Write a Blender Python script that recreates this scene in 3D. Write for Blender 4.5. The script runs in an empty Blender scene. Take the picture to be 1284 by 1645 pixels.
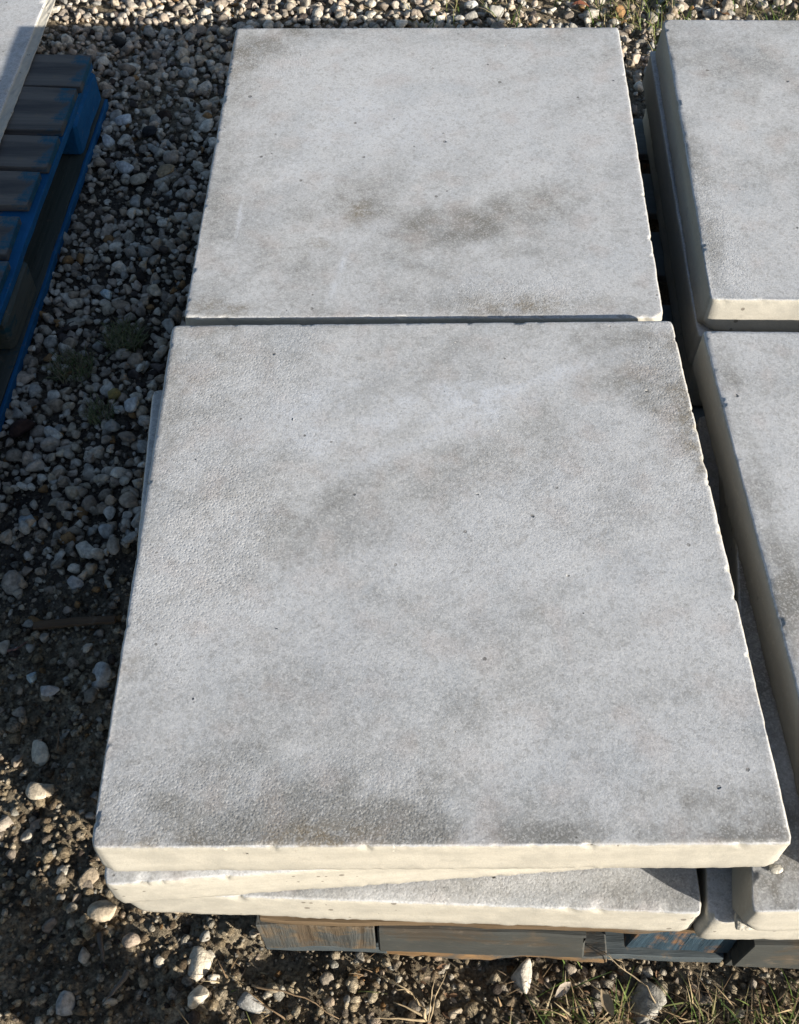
import bpy, bmesh, math, random
import numpy as np
from mathutils import Vector

random.seed(7)
S = bpy.context.scene
# ------------------------------------------------------------------ camera
cam = bpy.data.cameras.new('camera'); co = bpy.data.objects.new('camera', cam); S.collection.objects.link(co)
cam.sensor_fit = 'HORIZONTAL'; cam.sensor_width = 36; cam.lens = 36*1703/1284
cam.clip_start = .05; cam.clip_end = 500
co.location = (0, 0, 1.2); co.rotation_euler = (math.radians(90-54.4), 0, 0)
S.camera = co
# ------------------------------------------------------------------ light
SUN_DIR = Vector((.835, -.55, 0)).normalized()*math.cos(math.radians(17.1)); SUN_DIR.z = math.sin(math.radians(17.1))
w = bpy.data.worlds.new('World'); S.world = w; w.use_nodes = True
nt = w.node_tree; bg = nt.nodes['Background']
sky = nt.nodes.new('ShaderNodeTexSky'); sky.sky_type = 'NISHITA'; sky.sun_disc = False
sky.sun_elevation = math.radians(17.1); sky.sun_rotation = math.atan2(.835, -.55)
nt.links.new(sky.outputs[0], bg.inputs[0]); bg.inputs[1].default_value = .072
sl = bpy.data.lights.new('sun', 'SUN'); sl.energy = 5.0; sl.angle = math.radians(.5); sl.color = (1, .92, .79)
so = bpy.data.objects.new('sun', sl); S.collection.objects.link(so)
so.rotation_euler = SUN_DIR.to_track_quat('Z', 'Y').to_euler(); so.location = SUN_DIR*5
S.view_settings.view_transform = 'Standard'; S.view_settings.look = 'None'
S.view_settings.gamma = 1; S.view_settings.use_curve_mapping = False
S.view_settings.exposure = .86

# ------------------------------------------------------------------ numpy noise
def hsh(ix, iy, iz, s):
    h = (ix.astype(np.int64)*374761393 + iy.astype(np.int64)*668265263 + iz.astype(np.int64)*2147483647 + s*974711)
    h = (h ^ (h >> 13))*1274126177 & 0xffffffff
    h = (h ^ (h >> 16))*2246822519 & 0xffffffff
    return ((h ^ (h >> 15)) & 0xffffff)/float(0xffffff)*2-1
def vnoise(x, y, z=0., s=0):
    x = np.asarray(x, float); y = np.asarray(y, float); z = np.zeros_like(x)+z
    fx, fy, fz = np.floor(x), np.floor(y), np.floor(z); u, v, t = x-fx, y-fy, z-fz
    u, v, t = [a*a*(3-2*a) for a in (u, v, t)]
    r = 0
    for a in (0, 1):
        for b in (0, 1):
            for c in (0, 1):
                r = r+hsh(fx+a, fy+b, fz+c, s)*(u if a else 1-u)*(v if b else 1-v)*(t if c else 1-t)
    return r
def fbm(x, y, z=0., s=0, o=4, g=.5):
    a, r, f = 1., 0, 1.
    for k in range(o):
        r = r+a*vnoise(np.asarray(x)*f+k*17.3, np.asarray(y)*f+k*5.1, np.asarray(z)*f, s+k); a *= g; f *= 2.03
    return r
def sstep(a, b, x):
    t = np.clip((x-a)/(b-a), 0, 1); return t*t*(3-2*t)

# ------------------------------------------------------------------ objects
C = S.collection
def props(o, label=None, cat=None, group=None, kind=None):
    for k, v in (('label', label), ('category', cat), ('group', group), ('kind', kind)):
        if v: o[k] = v
    return o
def link(name, me, mat=None, parent=None):
    o = bpy.data.objects.new(name, me); C.objects.link(o)
    if mat is not None and me is not None and not me.materials: me.materials.append(mat)
    if parent: o.parent = parent
    return o
def mesh(name, V, F, smooth=False, attrs=None):
    """V (n,3); F (m,3) or (m,4) array or list of polygons."""
    me = bpy.data.meshes.new(name); V = np.asarray(V, float)
    if isinstance(F, np.ndarray):
        k = F.shape[1]
        me.vertices.add(len(V)); me.vertices.foreach_set('co', V.ravel())
        me.loops.add(F.size); me.loops.foreach_set('vertex_index', F.ravel().astype(np.int32))
        me.polygons.add(len(F)); me.polygons.foreach_set('loop_start', np.arange(0, F.size, k, dtype=np.int32))
        me.update(calc_edges=True)
    else:
        me.from_pydata([tuple(v) for v in V], [], F); me.update()
    if smooth: me.polygons.foreach_set('use_smooth', np.ones(len(me.polygons), bool))
    for n, a in (attrs or {}).items():
        at_ = me.color_attributes.new(n, 'FLOAT_COLOR', 'POINT'); a = np.asarray(a, float)
        if a.shape[1] == 3: a = np.c_[a, np.ones(len(a))]
        at_.data.foreach_set('color', a.ravel())
    me.validate(); return me
def empty(name, loc, rz=0):
    o = bpy.data.objects.new(name, None); o.empty_display_size = .1; C.objects.link(o)
    o.location = loc; o.rotation_euler = (0, 0, rz); return o

# ------------------------------------------------------------------ material helper
class M:
    def __init__(s, name, rough=.9, spec=.3):
        s.m = bpy.data.materials.new(name); s.m.use_nodes = True; s.t = s.m.node_tree; s.b = s.t.nodes['Principled BSDF']
        s.b.inputs['Roughness'].default_value = rough; s.b.inputs['Specular IOR Level'].default_value = spec
        s.tc = s.t.nodes.new('ShaderNodeTexCoord'); s.co = s.tc.outputs['Object']
    def n(s, typ, **k):
        n = s.t.nodes.new(typ)
        for a, v in k.items(): setattr(n, a, v)
        return n
    def put(s, sock, v):
        if isinstance(v, bpy.types.NodeSocket): s.t.links.new(v, sock)
        elif v is not None: sock.default_value = v
    def noise(s, scale, detail=4, rough=.55, vec=None, dist=0.):
        n = s.n('ShaderNodeTexNoise'); n.inputs['Scale'].default_value = scale; n.inputs['Detail'].default_value = detail
        n.inputs['Roughness'].default_value = rough; n.inputs['Distortion'].default_value = dist
        s.put(n.inputs['Vector'], vec or s.co); return n.outputs['Fac']
    def voro(s, scale, vec=None, feature='F1', out='Distance'):
        n = s.n('ShaderNodeTexVoronoi', feature=feature); n.inputs['Scale'].default_value = scale
        s.put(n.inputs['Vector'], vec or s.co); return n.outputs[out]
    def map(s, sc, rot=(0, 0, 0), loc=(0, 0, 0)):
        n = s.n('ShaderNodeMapping'); n.inputs['Scale'].default_value = sc; n.inputs['Rotation'].default_value = rot
        n.inputs['Location'].default_value = loc; s.put(n.inputs['Vector'], s.co); return n.outputs[0]
    def rmap(s, sc, deg):
        r = s.n('ShaderNodeMapping'); r.inputs['Rotation'].default_value = (0, 0, math.radians(-deg)); s.put(r.inputs['Vector'], s.co)
        n = s.n('ShaderNodeMapping'); n.inputs['Scale'].default_value = sc; n.inputs['Location'].default_value = (deg, 1, 2); s.put(n.inputs['Vector'], r.outputs[0]); return n.outputs[0]
    def ramp(s, f, a, b, lo=0., hi=1.):
        n = s.n('ShaderNodeMapRange', interpolation_type='SMOOTHSTEP'); s.put(n.inputs[0], f)
        for i, v in ((1, a), (2, b), (3, lo), (4, hi)): n.inputs[i].default_value = v
        return n.outputs[0]
    def math(s, op, a, b=0.):
        n = s.n('ShaderNodeMath', operation=op); s.put(n.inputs[0], a); s.put(n.inputs[1], b); return n.outputs[0]
    def mix(s, f, a, b, mode='MIX'):
        n = s.n('ShaderNodeMix', data_type='RGBA', blend_type=mode); s.put(n.inputs[0], f)
        for i, v in ((6, a), (7, b)):
            if isinstance(v, tuple) and len(v) == 3: v = v+(1,)
            s.put(n.inputs[i], v)
        return n.outputs[2]
    def attr(s, name):
        n = s.n('ShaderNodeAttribute', attribute_name=name); return n
    def sep(s, v):
        n = s.n('ShaderNodeSeparateXYZ'); s.put(n.inputs[0], v); return n.outputs
    def bump(s, h, strength, dist, prev=None):
        n = s.n('ShaderNodeBump'); n.inputs['Strength'].default_value = strength; n.inputs['Distance'].default_value = dist
        s.put(n.inputs['Height'], h)
        if prev: s.put(n.inputs['Normal'], prev)
        return n.outputs[0]
    def done(s, col, normal=None, rough=None):
        s.put(s.b.inputs['Base Color'], col if not isinstance(col, tuple) else col+(1,))
        if normal: s.put(s.b.inputs['Normal'], normal)
        if rough is not None: s.put(s.b.inputs['Roughness'], rough)
        return s.m

def mat_concrete():
    """weathered concrete: vertex attribute 'stain' = (dark incl. painted gap shade, brown, white smear, roughness of skin), 'face' = (cream side, -, -)"""
    m = M('weathered_concrete', .88, .25)
    oi = m.n('ShaderNodeObjectInfo'); vm = m.n('ShaderNodeVectorMath', operation='MULTIPLY_ADD'); m.put(vm.inputs[0], oi.outputs['Random']); vm.inputs[1].default_value = (37, 53, 11); m.put(vm.inputs[2], m.co); m.co = vm.outputs[0]
    st = m.attr('stain'); d, br, wh = m.sep(st.outputs['Vector'])[:3]; rg = m.sep(m.attr('face').outputs['Vector'])
    cream, skin = rg[0], rg[1]
    m1 = m.noise(9, 6, .62, dist=.3); m2 = m.noise(38, 5, .65); m3 = m.noise(160, 4, .7); m4 = m.noise(620, 3, .7)
    blot = m.ramp(m.math('ADD', m.math('MULTIPLY', m1, .55), m.math('MULTIPLY', m2, .45)), .38, .66)
    mask = m.math('ADD', d, m.math('MULTIPLY', m.math('SUBTRACT', m3, .5), 1.0))
    mask = m.math('ADD', mask, m.math('MULTIPLY', m.math('SUBTRACT', blot, .5), .38))
    mask = m.math('ADD', mask, m.math('MULTIPLY', m.math('SUBTRACT', m4, .5), .55))
    base = m.mix(m.ramp(mask, -.15, 1.25), (.555, .57, .60), (.20, .20, .195))
    for sc_, an, amt in (((3.2, 22, 1), 27, .30), ((3, 40, 1), 64, .10), ((2.2, 70, 1), 36, .13)):
        st_ = m.noise(1, 5, .65, vec=m.rmap(sc_, an))
        base = m.mix(m.ramp(st_, .52, .72, 0, amt), base, (.62, .625, .64)); base = m.mix(m.ramp(st_, .48, .30, 0, amt*.8), base, (.27, .27, .27))
    hue = m.noise(22, 3, .5, vec=m.map((1, 1, 1), loc=(3.1, 7.7, 1)))
    base = m.mix(m.ramp(hue, .5, .72, 0, .32), base, (.47, .405, .385))
    hue2 = m.noise(14, 3, .5, vec=m.map((1, 1, 1), loc=(9.1, 2.7, 1)))
    base = m.mix(m.ramp(hue2, .5, .75, 0, .3), base, (.37, .41, .46))
    bmask = m.math('MULTIPLY', br, m.ramp(m.math('ADD', m2, m.math('MULTIPLY', m3, .6)), .55, 1.0))
    base = m.mix(bmask, base, (.20, .165, .115))
    base = m.mix(m.math('MULTIPLY', wh, m.ramp(m2, .25, .7)), base, (.60, .63, .69))
    # small air holes and dark specks
    pv = m.voro(70); vc = m.sep(m.voro(70, out='Color')); pit = m.math('LESS_THAN', m.math('ADD', pv, m.math('MULTIPLY', m3, .06)), m.math('MULTIPLY', m.math('POWER', vc[0], 2.5), .24))
    gate = m.ramp(m.noise(24, 3, .6, vec=m.map((1, 1, 1), loc=(5, 1, 8))), .57, .60)
    pit = m.math('MULTIPLY', pit, gate)
    sp = m.ramp(m.voro(210), .12, .2, 1, 0); sp = m.math('MULTIPLY', sp, m.ramp(m.noise(45, 2), .5, .6))
    base = m.mix(m.math('MULTIPLY', pit, .75), base, (.09, .085, .08))
    base = m.mix(m.math('MULTIPLY', sp, .35), base, (.12, .115, .105))
    ls = m.ramp(m.voro(260, vec=m.map((1, 1, 1), loc=(2, 3, 4))), .1, .2, 1, 0)
    base = m.mix(m.math('MULTIPLY', ls, .35), base, (.66, .65, .62))
    gr = m.n('ShaderNodeTexWhiteNoise', noise_dimensions='3D'); q_ = m.n('ShaderNodeVectorMath', operation='SNAP'); m.put(q_.inputs[0], m.co); q_.inputs[1].default_value = (.0009,)*3; m.put(gr.inputs['Vector'], q_.outputs[0])
    base = m.mix(m.ramp(gr.outputs['Value'], .0, 1., 0, .20), base, (.18, .18, .18)); base = m.mix(m.ramp(m.noise(500, 2, .6), .5, .7, 0, .30), base, (.66, .67, .68))
    cv = m.sep(m.voro(520, out='Color'))[0]; base = m.mix(m.ramp(cv, .72, .95, 0, .28), base, (.20, .20, .20)); base = m.mix(m.ramp(cv, .28, .08, 0, .26), base, (.70, .70, .70))
    cv2 = m.sep(m.voro(210, out='Color'))[1]; base = m.mix(m.ramp(cv2, .80, .95, 0, .22), base, (.22, .21, .20))
    # unweathered pale sides
    smear = m.noise(1, 4, .6, vec=m.map((14, 14, 55)))
    side = m.mix(m.ramp(smear, .35, .7), (.55, .525, .465), (.46, .44, .39))
    side = m.mix(m.ramp(m.math('ADD', m.math('MULTIPLY', m1, .6), m.math('MULTIPLY', m2, .4)), .48, .62, 0, .8), side, (.41, .395, .355))
    sv = m.voro(85); svc = m.sep(m.voro(85, out='Color')); sp_ = m.math('LESS_THAN', m.math('ADD', sv, m.math('MULTIPLY', m3, .10)), m.math('SUBTRACT', m.math('MULTIPLY', m.math('POWER', svc[1], 3.), .36), .06))
    side = m.mix(m.ramp(m4, .3, .75, 0, .35), side, (.33, .31, .27)); side = m.mix(m.ramp(m3, .52, .70, 0, .35), side, (.36, .34, .30)); side = m.mix(m.math('MULTIPLY', sp_, .75), side, (.15, .13, .11))
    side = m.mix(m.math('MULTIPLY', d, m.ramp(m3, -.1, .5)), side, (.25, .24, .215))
    cm = m.ramp(m.math('ADD', cream, m.math('MULTIPLY', m.math('SUBTRACT', m3, .5), .9)), .35, .65)
    col = m.mix(cm, base, side)
    grain = m.noise(900, 5, .85); hs = m.math('MULTIPLY', m.math('ADD', m.ramp(m.voro(300), .05, .55), m.math('MULTIPLY', m.ramp(m.voro(640), .05, .5), .5)), m.math('MULTIPLY', skin, m.math('SUBTRACT', 1.15, cream)))
    h1 = m.bump(grain, .35, .0009); h2 = m.bump(hs, .30, .0011, h1); h3 = m.bump(m.math('MULTIPLY', pit, -1), .9, .003, h2)
    h4 = m.bump(m2, .10, .004, h3)
    return m.done(col, h4)

def mat_attr(name, rough=.9, nscale=90, amp=.5, bump=.6, bd=.003):
    m = M(name, rough, .25); c = m.attr('col').outputs['Color']
    n = m.noise(nscale, 4, .65); n2 = m.noise(nscale*4, 3, .6)
    c = m.mix(1, c, m.mix(m.ramp(n, .3, .7), (1-amp,)*3, (1+amp*.35,)*3), 'MULTIPLY')
    return m.done(c, m.bump(n2, bump, bd*.5, m.bump(n, bump, bd)))

def mat_wood(name, a, b, paint=None, cover=.5, axis=0, scale=1., end=None):
    m = M(name, .8, .25)
    sc = [26, 26, 26]; sc[axis] = 1.3
    v = m.map(tuple(x*scale for x in sc)); g = m.noise(1, 8, .7, vec=v, dist=.6); g2 = m.noise(4.3, 4, .6, vec=v)
    col = m.mix(m.ramp(g, .3, .68), a, b)
    col = m.mix(m.ramp(g2, .62, .75, 0, .8), col, tuple(x*.3 for x in a))
    if paint:
        w1 = m.noise(11, 5, .7, dist=.5); w2 = m.math('ADD', m.math('MULTIPLY', w1, .6), m.math('MULTIPLY', g, .4))
        if end: w2 = m.math('ADD', w2, m.ramp(m.math('ADD', m.sep(m.co)[0], m.math('MULTIPLY', w1, .12)), end-.06, end+.07, -.15, .12))
        pc = m.mix(m.noise(30, 4), tuple(x*.6 for x in paint), tuple(x*1.25 for x in paint))
        col = m.mix(m.ramp(w2, 1-cover-.05, 1-cover+.05), col, pc)
    dirt = m.noise(60, 5, .7)
    col = m.mix(m.ramp(dirt, .58, .75, 0, .7), col, (.16, .13, .10))
    return m.done(col, m.bump(g2, .5, .003, m.bump(g, .6, .005)))

CONC = mat_concrete()
STONE = mat_attr('limestone', .9, 120, .45, .5, .003)
SOIL = mat_attr('soil', .97, 220, .6, .9, .004)
PLANT = mat_attr('dry_plant', .75, 80, .3, .2, .001)

# ------------------------------------------------------------------ place finder: survey of the photo, pixel on a plane of height z -> metres
TH = math.radians(54.4)
def at(px, py, z):
    u = (px-642)/1703; v = (py-822.5)/1703
    s = (z-1.2)/(-math.sin(TH)-v*math.cos(TH))
    return u*s, (math.cos(TH)-v*math.sin(TH))*s

# ------------------------------------------------------------------ slabs
def slab(name, label, corners, zt, t, nx=60, ny=60, draft=.003, seed=0, stains_and_shade=(), chips=(), rag=.002, cream=1., group=None, skin=(), lshade=0.):
    """corners FL, FR, BR, BL (world xy). stains: (x, y, rx, ry, angle, dark, brown, white)"""
    fl, fr, brc, bl = [np.array(c, float) for c in corners]
    W = np.linalg.norm(fr-fl); D = np.linalg.norm(bl-fl); rr = .0032
    def P(u, v, o):
        # widen by o metres on every side
        U = (-o + u*(W+2*o))/W; Vv = (-o + v*(D+2*o))/D
        U = U[..., None]; Vv = Vv[..., None]
        return (1-U)*(1-Vv)*fl+U*(1-Vv)*fr+U*Vv*brc+(1-U)*Vv*bl
    U, V = np.meshgrid(np.linspace(0, 1, nx+1), np.linspace(0, 1, ny+1))
    xy = P(U, V, -rr); zz = np.full(U.shape, 0.)
    verts = [np.dstack([xy, zz]).reshape(-1, 3)]; crm = [np.zeros(U.size)]
    idx = np.arange((nx+1)*(ny+1)).reshape(ny+1, nx+1)
    faces = [np.stack([idx[:-1, :-1], idx[:-1, 1:], idx[1:, 1:], idx[1:, :-1]], -1).reshape(-1, 4)]
    loop = np.concatenate([idx[0, :-1], idx[:-1, -1], idx[-1, :0:-1], idx[:0:-1, 0]])
    lu = np.concatenate([U[0, :-1], U[:-1, -1], U[-1, :0:-1], U[:0:-1, 0]]); lv = np.concatenate([V[0, :-1], V[:-1, -1], V[-1, :0:-1], V[:0:-1, 0]])
    prof = [(-rr+rr*math.sin(a), -rr+rr*math.cos(a)) for a in (.4, .8, 1.2, 1.571)]
    nside = 9; rb = .004
    for k in range(1, nside+1):
        f = k/nside; prof.append((draft*f, -rr-(t-rr-rb)*f))
    prof += [(draft-rb*.3, -t+rb*.3), (draft-rb, -t)]
    prev = loop; base = len(verts[0]); rings = []
    for k, (o, z) in enumerate(prof):
        p = P(lu, lv, o)
        # round plan corners
        rings.append(np.c_[p, np.full(len(lu), z)])
        ids = base+np.arange(len(lu)); nxt = np.roll(ids, -1); pn = np.roll(prev, -1)
        faces.append(np.stack([prev, ids, nxt, pn], -1)); prev = ids; base += len(lu)
        crm.append(np.full(len(lu), min(1., [.25, .55, .85, 1.][k] if k < 4 else 1.)))
    Vt = np.concatenate([verts[0]]+rings); crm = np.concatenate(crm)
    # round the plan corners a little
    L = .006
    for c, a, b in ((fl, fr, bl), (fr, brc, fl), (brc, bl, fr), (bl, fl, brc)):
        d = ((a-c)/np.linalg.norm(a-c)+(b-c)/np.linalg.norm(b-c)); d /= np.linalg.norm(d)
        q = (Vt[:, :2]-c)@d; k = np.clip(L-q, 0, None)*(np.linalg.norm(Vt[:, :2]-c, axis=1) < .03)
        Vt[:, :2] += d*k[:, None]*.55
    side = np.arange(len(Vt)) >= verts[0].shape[0]
    n_ = fbm(Vt[:, 0]*60, Vt[:, 1]*60, Vt[:, 2]*60, seed, 3)
    cen = (fl+brc)/2; dirv = Vt[:, :2]-cen; dirv /= np.linalg.norm(dirv, axis=1)[:, None]
    low = sstep(-t+.010, -t, Vt[:, 2])
    n2 = fbm(Vt[:, 0]*140, Vt[:, 1]*140, 0, seed+9, 3)
    Vt[side, :2] += (dirv*(n_*.00035+low*n2*rag)[:, None])[side]
    Vt[:, 2] += np.where(low > 0, low*(n2*rag*1.1+fbm(Vt[:, 0]*25, Vt[:, 1]*25, 0, seed+4, 2)*rag), 0)
    ar = (Vt[:, 2] > -.0045) & side; ch = sstep(.70, 1.3, fbm(Vt[:, 0]*70, Vt[:, 1]*70, 0, seed+13, 4, .7))*.0022+.0003*fbm(Vt[:, 0]*190, Vt[:, 1]*190, 0, seed+14, 2)
    Vt[ar, :2] -= (dirv*ch[:, None])[ar]; Vt[ar, 2] -= np.abs(ch[ar])*.8
    wx, wy = Vt[:, 0], Vt[:, 1]
    top = ~side
    Vt[top, 2] += fbm(wx[top]*7, wy[top]*7, 0, seed+3, 3)*.0006
    ctr0 = (fl+brc)/2
    for (cx, cy, cz, R) in chips:
        c = np.array([cx, cy, cz-zt]); d = Vt-c; l = np.linalg.norm(d, axis=1)
        if min(np.hypot(cx-q[0], cy-q[1]) for q in (fl, fr, brc, bl)) < .03:
            sg = np.array([np.sign(ctr0[0]-cx), np.sign(ctr0[1]-cy), .75*np.sign(-t/2-(cz-zt))]); sg /= np.linalg.norm(sg)
            dep = R+.0016*fbm(Vt[:, 0]*160, Vt[:, 1]*160, Vt[:, 2]*160, seed+5, 4)-d@sg
            hit = (dep > 0) & (l < .09); Vt[hit] += sg*dep[hit][:, None]; crm[hit] = 1.; continue
        Rn = R*(1+.22*fbm(Vt[:, 0]*110, Vt[:, 1]*110, Vt[:, 2]*110, seed+5, 3)); hit = l < Rn
        Vt[hit] = c+d[hit]/l[hit][:, None]*Rn[hit][:, None]; crm[hit] = 1.
    Vt[:, 2] = np.minimum(Vt[:, 2], .004)
    # stains, plus shade painted on left sides and the gap ledge
    dark = .30*sstep(-.3, 1.1, fbm(wx*4, wy*4, 0, seed+11, 4))+.18*fbm(wx*17, wy*17, 0, seed+15, 5, .65); brown = np.zeros(len(Vt)); white = np.zeros(len(Vt)); sk = np.full(len(Vt), .12)
    dark = dark+.02
    for (cx, cy, rx, ry, an, dk, bn, wt) in stains_and_shade:
        a = math.radians(an); dx, dy = wx-cx, wy-cy; p = (dx*math.cos(a)+dy*math.sin(a))/rx; q = (-dx*math.sin(a)+dy*math.cos(a))/ry
        r = np.sqrt(p*p+q*q)+.45*fbm(wx*13, wy*13, 0, seed+21, 6, .68)
        k = sstep(1.55, -.1, r)*1.05; dark += k*dk*.80; brown += k*bn; white += k*wt*1.3
    ed = np.minimum(np.abs(wx-(fl[0]+bl[0])/2), np.abs(wx-(fr[0]+brc[0])/2)); ed = np.minimum(ed, np.minimum(np.abs(wy-fl[1]), np.abs(wy-bl[1])))
    dark += .20*sstep(.05, .0, ed+.02*fbm(wx*18, wy*18, 0, seed+33, 4))
    for (cx, cy, rx, ry, v) in skin:
        r = np.sqrt(((wx-cx)/rx)**2+((wy-cy)/ry)**2)+.3*fbm(wx*12, wy*12, 0, seed+31, 4); sk += sstep(1.2, .2, r)*v
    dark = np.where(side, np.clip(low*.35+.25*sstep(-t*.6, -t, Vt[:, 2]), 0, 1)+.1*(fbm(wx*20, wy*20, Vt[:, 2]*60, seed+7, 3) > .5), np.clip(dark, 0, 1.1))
    if lshade: dark = np.where(side & (np.abs((wx-fl[0])*(bl-fl)[1]-(wy-fl[1])*(bl-fl)[0])/D < .012) & (wy > fl[1]+.003) & (crm > .5), lshade+.15*fbm(wy*6, Vt[:, 2]*40, 0, seed+40, 3), dark)  # painted shade: darkens the left side faces that stand in the gap
    crm = np.clip(crm, 0, 1)*cream
    n = len(Vt); ctr = np.array([fl+brc])[0]/2
    Vt[:, 0] -= ctr[0]; Vt[:, 1] -= ctr[1]; Vt[:, 2] += t
    # underside: fan to a centre vertex
    Vt = np.r_[Vt, [[0, 0, 0.]]]; fan = np.stack([prev, np.full(len(prev), n), np.full(len(prev), n), np.roll(prev, -1)], -1)
    Fq = np.concatenate(faces)
    tri = np.concatenate([Fq[:, [0, 1, 2]], Fq[:, [0, 2, 3]], np.stack([prev, np.full(len(prev), n), np.roll(prev, -1)], -1)])
    app = lambda a, v=0.: np.r_[a, v]
    me = mesh(name, Vt, tri, True, {'stain': np.c_[app(dark, .3), app(brown), app(white)], 'face': np.c_[app(crm, 1), app(sk), app(crm*0)]})  # 'stain' also carries the shade painted in the gap and on the ledge
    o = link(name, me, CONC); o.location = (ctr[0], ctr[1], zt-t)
    return props(o, label, 'slab', group)

GP = 'grey concrete paving slabs stacked on the pallet'
T = .0545
def sp(px, py, rx, ry, an=0, dk=0, bn=0, wt=0, z=.3): x, y = at(px, py, z); return (x, y, rx, ry, an, dk, bn, wt)

stA = [sp(1105, 600, .035, .10, 0, .45, .5), sp(1128, 735, .02, .07, 0, .5, .7), sp(1020, 590, .07, .07, 0, .42, .1), sp(1095, 680, .05, .10, 0, .3, .25),
       sp(700, 770, .20, .035, 24, .26), sp(820, 690, .16, .022, 24, .16), sp(640, 660, .15, .03, 24, 0, 0, .8), sp(520, 640, .03, .16, -62, 0, 0, .6), sp(840, 620, .16, .012, 24, 0, 0, .8), sp(700, 700, .15, .012, 26, 0, 0, .6), sp(480, 880, .10, .05, 20, .3),
       sp(300, 620, .06, .10, 0, .16, .2), sp(400, 700, .10, .12, 0, .18), sp(330, 900, .07, .09, 0, .12, .12),
       sp(430, 1320, .16, .035, -3, .50, .12), sp(500, 1347, .05, .014, 0, .6, .9), sp(900, 1300, .16, .05, 0, .45), sp(620, 1290, .20, .045, 0, .34),
       sp(300, 1180, .16, .07, 0, .25), sp(800, 1120, .22, .06, 6, .18), sp(1190, 1300, .06, .06, 0, .35, .15), sp(230, 1355, .04, .012, 0, .1, .8),
       sp(560, 960, .16, .09, 30, 0, 0, .18), sp(880, 900, .14, .08, 10, 0, 0, .15), sp(560, 1080, .12, .06, 0, 0, 0, .15), sp(935, 560, .14, .03, 0, .1),
       sp(209, 1062, .015, .02, 0, .1, .6), sp(900, 1340, .3, .012, 0, .25), sp(990, 1366, .02, .006, 0, 0, .8)]
slab('paving_slab', 'front grey paving slab lying on top of the stack with cream front edge', [(-.264, .2915), (.3365, .295), (.3275, .928), (-.272, .920)], .300, T, 170, 178, .003, 1, stA,
     chips=[(.347, .283, .243, .02), (-.276, .279, .247, .017), (.3375, .62, .312, .0135), (.336, .75, .311, .0125), (-.16, .284, .243, .008)], rag=.0014, group=GP,
     skin=[(*at(380, 600, .3), .10, .10, .5), (*at(330, 850, .3), .09, .16, .7), (*at(420, 1310, .3), .22, .06, .5), (*at(1100, 640, .3), .06, .14, .7), (*at(900, 800, .3), .2, .1, .2)])
ZB = .284
stB = [sp(520, 200, .05, .17, -16, 0, 0, .55, ZB), sp(650, 200, .17, .13, 0, 0, 0, .45, ZB), sp(720, 370, .17, .05, 10, .7, .1, 0, ZB), sp(600, 330, .06, .07, 0, .40, .15, 0, ZB), sp(830, 330, .10, .035, 20, .4, .2, 0, ZB),
      sp(420, 75, .09, .07, 0, .6, .3, 0, ZB), sp(380, 130, .03, .12, 0, .3, .2, 0, ZB), sp(575, 345, .022, .035, 20, 0, .75, 0, ZB), sp(510, 390, .015, .012, 0, 0, .9, 0, ZB), sp(350, 495, .05, .014, 0, .3, .8, 0, ZB),
      sp(850, 490, .07, .02, 0, .4, .8, 0, ZB), sp(400, 340, .10, .09, 0, .35, 0, 0, ZB), sp(700, 60, .30, .04, 0, .35, 0, 0, ZB), sp(900, 60, .12, .08, 0, .3, 0, 0, ZB), sp(560, 450, .12, .05, 0, .28, 0, 0, ZB),
      sp(384, 355, .003, .05, 0, 0, 0, .9, ZB), sp(545, 440, .006, .07, -12, 0, 0, 1., ZB), sp(600, 365, .03, .02, 10, 0, 0, .6, ZB), sp(950, 250, .08, .12, 0, 0, .1, .25, ZB)]
slab('paving_slab', 'back grey paving slab of the left column with whitish smears and a yellow stain', [(-.2645, .9475), (.324, .9475), (.347, 1.600), (-.259, 1.597)], ZB, T, 150, 160, .002, 2, stB,
     chips=[(.334, .9375, .274, .0165), (.3355, 1.0, .300, .0125)], rag=.0012, group=GP, skin=[(*at(400, 90, ZB), .12, .1, .5), (*at(850, 480, ZB), .12, .05, .6)])
stC = [sp(1145, 400, .02, .14, 0, .75, .1), sp(1135, 300, .015, .12, 0, .4), sp(1180, 80, .2, .1, 0, .45), sp(1250, 230, .12, .12, 30, .25), sp(1220, 400, .12, .1, 0, 0, .15, .2), sp(1250, 120, .1, .06, -20, .3)]
slab('paving_slab', 'back slab of the right column with a bright cream front edge', [(.379, .963), (.968, .955), (1.0, 1.59), (.412, 1.594)], .300, T, 110, 150, .003, 3, stC, lshade=.85,
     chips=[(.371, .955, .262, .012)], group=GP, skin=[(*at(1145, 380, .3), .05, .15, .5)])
stD = [(.385, .66, .015, .3, 0, .6, .1, 0), (.47, .80, .12, .06, 10, .3, 0, 0), (.42, .55, .05, .1, 0, .25, .1, 0), (.46, .66, .07, .05, 20, 0, 0, .3)]
slab('paving_slab', 'front slab of the right column cut off by the right picture edge', [(.374, .285), (.972, .280), (.955, .905), (.3605, .913)], .298, T, 110, 150, .002, 4, stD, group=GP, lshade=.85,
     chips=[(.353, .922, .298, .014)])
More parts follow.
